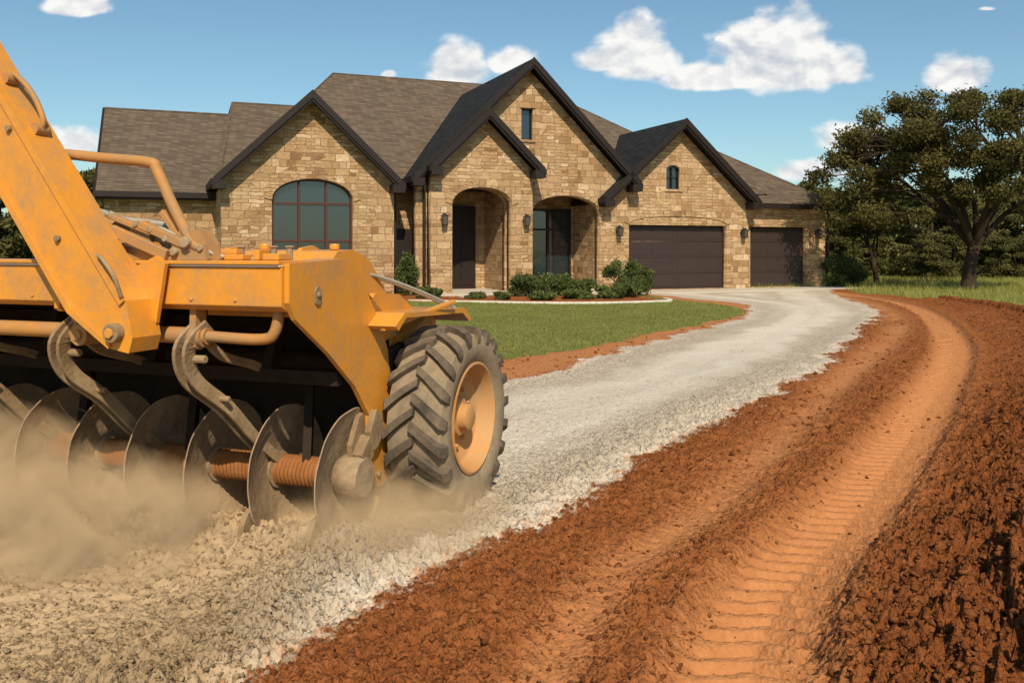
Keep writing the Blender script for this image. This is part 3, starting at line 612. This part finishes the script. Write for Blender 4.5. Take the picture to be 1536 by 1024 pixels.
mb.tube([(-1.28,-.70,1.21),(-1.28,-.55,1.21)],.06,16,1); mb.tube([(-1.28,-.715,1.21),(-1.28,-.70,1.21)],.03,6,1)
mb.obj('gang_pipe',[PAINTD,PAINTD],M,smooth=True,autos=45)
mb=MB()
for p in (-.22,-.66,-1.10,-1.54,-1.98,-2.42,-2.86,-3.3):
    big= p in (-.66,-1.54,-2.42)
    if big:
        for dx in (-.032,.032):
            pa=arc([(p+.17+dx,-.60,1.28),(p+.10+dx,-.68,1.16),(p+.08+dx,-.60,.98),(p+.14+dx,-.40,.80),(p+.18+dx,-.22,.60),(p+.22+dx,-.02,.42)],6)
            mb.sweep(pa,.022,list(np.linspace(.10,.06,len(pa))),0)
        mb.tube([(p+.09,-.63,1.10),(p+.20,-.63,1.10)],.022,10,0); mb.tube([(p+.12,-.46,.86),(p+.22,-.46,.86)],.018,8,0)
        mb.sweep(arc([(p+.13,-.58,1.23),(p+.16,-.45,1.10),(p+.17,-.2,1.02),(p+.17,-.1,.98)],5),.03,.05,0)
    mb.prism([(-.42,.06),(-.33,.04),(-.28,.14),(-.30,.22),(-.36,.20),(-.40,.14)],p+.235,p+.27,'x',0)
mb.obj('gang_hangers',[HANG],M,bevel=.005)
DR=.395
prof=[(.0,.05),(.02,.16),(.04,.26),(.075,.36),(.09,DR-.005),(.085,DR),(.078,.385),(.063,.36),(.028,.26),(.008,.16),(-.012,.05)]
prof=[(-x_,r_) for x_,r_ in prof]
for k_ in range(9):
    mb=MB(); p=-.44*k_-.02
    mb.lathe([(-x_,r_) for x_,r_ in prof],(p,0,DR-.03),64,0,True,.008)
    mb.lathe([(0.0,.0001),(.0,.10),(.03,.11),(.04,.0001)],(p,0,DR-.03),24,0,False)
    if k_==0: mb.lathe([(.03,.0001),(.03,.12),(.05,.128),(.15,.125),(.175,.11),(.18,.0001)],(p,0,DR-.03),32,0,False,.016)
    pr=[]; n_=13
    for q_ in range(n_*2+1): pr.append((-.40+.36*q_/(n_*2), .080 if q_%2 else .092))
    mb.lathe(pr,(p,0,DR-.03),24,1,False,.02)
    o=mb.obj('harrow_disc',[STEEL,RUST],M,smooth=True,autos=35)
mb=MB(); mb.tube([(-4.3,0,DR-.03),(.1,0,DR-.03)],.05,12,0); mb.obj('gang_axle',[RUST],M,smooth=True)
mb=MB(); mb.prism([(-.02,.30),(.10,.24),(.30,.26),(.36,.40),(.30,.62),(.16,.74),(.06,.70),(-.03,.55)],.05,.083,'x',0)
for q_,z_ in ((.22,.33),(.42,.45),(.42,.62),(.28,.55)): mb.tube([(.116,q_,z_),(.135,q_,z_)],.022,6,0)
mb.prism([(.06,.62),(.13,.74),(.20,.70),(.22,.60),(.15,.52),(.10,.50)],.117,.16,'x',0); mb.prism([(-.03,.50),(.08,.60),(.14,.56),(.10,.46),(.02,.42)],.05,.15,'x',0)
mb.prism([(-.47,1.40),(-.43,1.40),(-.42,1.47),(-.45,1.50),(-.48,1.47)],.117,.128,'x',0); mb.tube([(.117,-.45,1.45),(.14,-.45,1.45)],.018,6,0)
mb.obj('bearing_bracket',[HANG],M,bevel=.008)
mb=MB(); mb.prism([(.42,.45),(.47,.45),(.47,1.25),(.05,1.525),(.0,1.50),(.42,1.2)],-4.6,.06,'x',0)  # dark body added behind the discs to keep that gap dark
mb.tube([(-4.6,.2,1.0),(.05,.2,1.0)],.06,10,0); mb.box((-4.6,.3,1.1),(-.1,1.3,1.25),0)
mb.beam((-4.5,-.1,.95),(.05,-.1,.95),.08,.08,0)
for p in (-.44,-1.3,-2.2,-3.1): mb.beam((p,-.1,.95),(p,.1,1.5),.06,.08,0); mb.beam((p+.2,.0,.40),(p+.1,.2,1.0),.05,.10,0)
mb.obj('added_rear_shield',[DARK],M)
mb=MB()
mb.prism([(.10,1.24),(.22,1.31),(1.15,1.28),(1.25,1.20),(1.22,1.18),(1.10,1.25),(.24,1.28),(.14,1.21)],-.15,.30,'x',0)
mb.prism([(.15,1.23),(.5,1.23),(.62,.9),(.7,.62),(.80,.62),(.74,.95),(.95,1.23),(1.1,1.24),(1.1,1.2),(.2,1.1)],-.02,.08,'x',0) 
mb.box((-.4,.5,1.05),(.05,1.2,1.24),0); mb.prism([(.35,1.06),(.55,1.10),(.62,.98),(.55,.78),(.42,.72)],.09,.12,'x',1)
mb.prism([(.12,1.32),(.30,1.42),(.62,1.40),(.80,1.30),(.80,1.27),(.12,1.27)],-.10,.06,'x',0)
mb.beam((.20,.12,1.22),(.32,.9,1.34),.04,.03,0)
mb.obj('wheel_frame',[PAINT,DARK],M,bevel=.008)
mb=MB()
for dx in (0,.045): mb.tube(arc([(-.15+dx,.0,1.60),(-.0+dx,.4,1.515),(.10+dx,.8,1.40),(.17+dx,1.15,1.28),(.19+dx,1.25,1.2)]),.011,8,0)
mb.tube(arc([(-1.35,-.55,1.90),(-1.25,-.58,1.91),(-1.05,-.6,1.86),(-.85,-.6,1.84),(-.6,-.6,1.80)]),.018,8,0)
mb.tube(arc([(-1.15,-.6,1.90),(-1.0,-.62,1.84),(-.8,-.62,1.76),(-.7,-.62,1.66)]),.014,8,0)
mb.tube(arc([(-.95,-.65,1.76),(-.75,-.68,1.81),(-.6,-.68,1.76),(-.4,-.6,1.66),(-.2,-.5,1.64)]),.011,8,0)
mb.tube(arc([(-1.1,-.68,1.66),(-.95,-.72,1.72),(-.8,-.70,1.69),(-.6,-.68,1.66)]),.010,8,0)
mb.obj('hydraulic_hoses',[HOSE],M,smooth=True)
def wheel(p,q,R,W):
    c=(p,q,R); mb=MB(); h=W/2
    mb.lathe([(-h*.80,R*.58),(-h*.98,R*.70),(-h*1.0,R*.82),(-h*.90,R*.905),(-h*.5,R*.93),(0,R*.935),(h*.5,R*.93),(h*.90,R*.905),(h*1.0,R*.82),(h*.98,R*.70),(h*.80,R*.58),(h*.70,R*.56),(-h*.70,R*.56)],c,72,1)
    n=21
    for s_ in (-1,1):
        for k_ in range(n):
            t0=2*math.pi*(k_+(0 if s_>0 else .5))/n
            st=[(-.06,0,.925,1.0,.05),(.30,.085,.925,1.0,.052),(.62,.17,.92,.995,.056),(.93,.255,.90,.985,.064),(1.04,.275,.84,.93,.066),(1.035,.285,.76,.835,.055)]
            vs=[]
            for (wf,dt,rb,rt,ht) in st:
                for (r_,sg) in ((rb,-1),(rb,1),(rt,.85),(rt,-.85)):
                    a=t0+dt+sg*ht; xx_=s_*h*wf
                    if wf>1 : xx_=s_*h*(wf if r_==rt else wf-.10)
                    vs.append((c[0]+xx_,c[1]+r_*R*math.sin(-a),c[2]+r_*R*math.cos(a)))
            fs=[(0,1,2,3)]
            for j_ in range(len(st)-1):
                o_=j_*4
                for e in range(4): fs.append((o_+e,o_+(e+1)%4,o_+4+(e+1)%4,o_+4+e))
            e=(len(st)-1)*4; fs.append((e+3,e+2,e+1,e)); mb.add(vs,fs,0)
    mb.obj('tyre',[RUB,RUBS],M,smooth=True,autos=40)
    mb=MB()
    mb.lathe([(h*.78,R*.60),(h*.90,R*.61),(h*.92,R*.585),(h*.80,R*.555),(h*.55,R*.53),(h*.35,R*.50),(h*.20,R*.40),(h*.10,R*.26),(h*.42,R*.20),(h*.46,R*.10),(h*.46,.001),(-h*.7,.001),(-h*.7,R*.60)],c,56,0,False)
    mb.lathe([(h*.40,.001),(h*.40,R*.15),(h*.72,R*.14),(h*.78,R*.10),(h*.78,.001)],c,28,0,False)
    for k_ in range(10):
        a=2*math.pi*k_/10; y_=c[1]+R*.33*math.sin(a);z_=c[2]+R*.33*math.cos(a); mb.tube([(c[0]+h*.1,y_,z_),(c[0]+h*.30,y_,z_)],.016,6,0)
    mb.obj('wheel_rim',[RIM],M,smooth=True,autos=35)
wheel(.345,.78,.595,.40); wheel(-4.9,.78,.595,.40)
mb=MB(); mb.tube([(-4.9,.78,.595),(.3,.78,.595)],.06,12,0); mb.obj('axle',[DARK],M)
# ------------------------------------------------------------ dust (absorbing, so it stays tan in sun and shade)
mb=MB(); mb.box((-3.8,-1.45,-.05),(1.1,1.1,1.0))
dm=bpy.data.materials.new('dust_volume'); dm.use_nodes=True; nt=NT(dm.node_tree); nt.n.clear(); out=nt.node('ShaderNodeOutputMaterial')
tc=nt.node('ShaderNodeTexCoord').outputs['Object']; sp=nt.node('ShaderNodeSeparateXYZ',{'Vector':tc})
def blob(cx,cy,cz,rx,ry,rz):
    t=[nt.math('POWER',nt.math('ABSOLUTE',nt.math('DIVIDE',nt.math('SUBTRACT',sp.outputs[i],c_),r_)),2.0) for i,(c_,r_) in enumerate(((cx,rx),(cy,ry),(cz,rz)))]
    return nt.math('SUBTRACT',1,nt.math('ADD',t[0],nt.math('ADD',t[1],t[2])),clamp=True)
bl=[blob(-1.20,-.70,.0,.95,.70,.62),blob(-2.5,-.55,.0,1.3,.90,.80),blob(.30,.05,.0,.75,.9,.42)]
s_=nt.math('ADD',nt.math('MULTIPLY',bl[0],1.2),nt.math('ADD',bl[1],nt.math('MULTIPLY',bl[2],.8)))
nz=nt.noise(tc,2.6,3,.6,.8); nz=nt.ramp(nz,[(.42,g3(0.06)),(.66,g3(1))])
den=nt.math('MULTIPLY',nt.math('MULTIPLY',s_,nz),9.0)
vs_=nt.node('ShaderNodeVolumePrincipled',{'Color':(1.0,.70,.40,1),'Density':den,'Anisotropy':-.2}); nt.l.new(vs_.outputs[0],out.inputs['Volume'])
dust=mb.obj('dust_cloud',[dm],None); dust.location=(-1.0,5.1,0); dust.rotation_euler=(0,0,math.radians(-20))
# ------------------------------------------------------------ sky, sun, camera
SUN_EL=43; AZ=8
w=bpy.data.worlds.new('World'); S.world=w; w.use_nodes=True; nt=NT(w.node_tree); bg=nt.n['Background']
sky=nt.node('ShaderNodeTexSky',sky_type='NISHITA'); sky.sun_disc=False; sky.sun_elevation=math.radians(SUN_EL); sky.sun_rotation=math.radians(180-AZ); sky.air_density=1.0; sky.dust_density=.8; sky.ozone_density=1.4
skt=nt.mix(1.0,sky.outputs[0],(.82,1.0,.98),'MULTIPLY')
tc=nt.node('ShaderNodeTexCoord').outputs['Generated']; sp=nt.node('ShaderNodeSeparateXYZ',{'Vector':tc})
yy_=nt.math('MAXIMUM',sp.outputs[1],.05); a=nt.math('DIVIDE',sp.outputs[0],yy_); bb=nt.math('DIVIDE',sp.outputs[2],yy_)
p2=nt.node('ShaderNodeCombineXYZ',{'X':a,'Y':nt.math('MULTIPLY',bb,1.35)}).outputs[0]
n1=nt.noise(p2,17,8,.52,.15)
p3=nt.node('ShaderNodeVectorMath',operation='ADD'); nt.l.new(p2,p3.inputs[0]); p3.inputs[1].default_value=(.004,.014,0); n1b=nt.noise(p3.outputs[0],17,8,.52,.15)
mx=None
for (px,py,ww,hh,st) in [(1175,102,104,86,1),(1085,122,88,30,1),(1245,110,54,40,1),(955,90,64,62,1),(900,96,40,28,.95),(685,112,50,50,1),(768,97,40,32,1),(1435,122,48,40,1),(1290,212,72,42,.9),(1215,262,84,26,.75),(120,12,52,26,1),(95,222,75,40,.9),(583,113,14,9,.9),(1480,14,24,8,.6),(250,-8,60,14,.7),(1080,60,10,8,.8)]:
    a0=(px-768)/1300;b0_=(372-py)/1300
    da=nt.math('DIVIDE',nt.math('SUBTRACT',a,a0),ww/1300*1.15); db_=nt.math('DIVIDE',nt.math('SUBTRACT',bb,b0_),hh/1300*1.15)
    dbb=nt.math('MAXIMUM',db_,nt.math('MULTIPLY',db_,-2.3))
    v=nt.math('SUBTRACT',st,nt.math('SQRT',nt.math('ADD',nt.math('MULTIPLY',da,da),nt.math('MULTIPLY',dbb,dbb))))
    mx=v if mx is None else nt.math('MAXIMUM',mx,v)
dens=nt.math('ADD',mx,nt.math('MULTIPLY',nt.math('SUBTRACT',n1,.47),1.5))
al=nt.ramp(dens,[(.0,g3(0)),(.42,g3(.98))],'EASE')
sh=nt.math('ADD',nt.math('MULTIPLY',nt.math('SUBTRACT',n1,n1b),4.5),nt.math('ADD',.72,nt.math('MULTIPLY',mx,-.12)),clamp=True)
cc=nt.mix(sh,(5.2,5.5,6.0),(8.5,8.4,8.1))
front=nt.math('GREATER_THAN',sp.outputs[1],.1); al=nt.math('MULTIPLY',al,front)
skyc=nt.mix(al,skt,cc); nt.l.new(skyc,bg.inputs[0]); bg.inputs[1].default_value=.115
sd=bpy.data.lights.new('sun','SUN'); sd.energy=5.0; sd.angle=math.radians(.5); sd.color=(1,.86,.66); so=link(bpy.data.objects.new('sun',sd)); so.rotation_euler=(math.radians(90-SUN_EL),0,math.radians(AZ))
cd=bpy.data.cameras.new('camera'); cam=link(bpy.data.objects.new('camera',cd)); cam.location=(0,0,1.7); cam.rotation_euler=(math.radians(90),0,0)
cd.lens=36*1300/1536; cd.shift_y=-140/1536; cd.clip_start=.05; cd.clip_end=6000; S.camera=cam
S.view_settings.view_transform='Standard'; S.view_settings.look='None'; S.view_settings.exposure=0
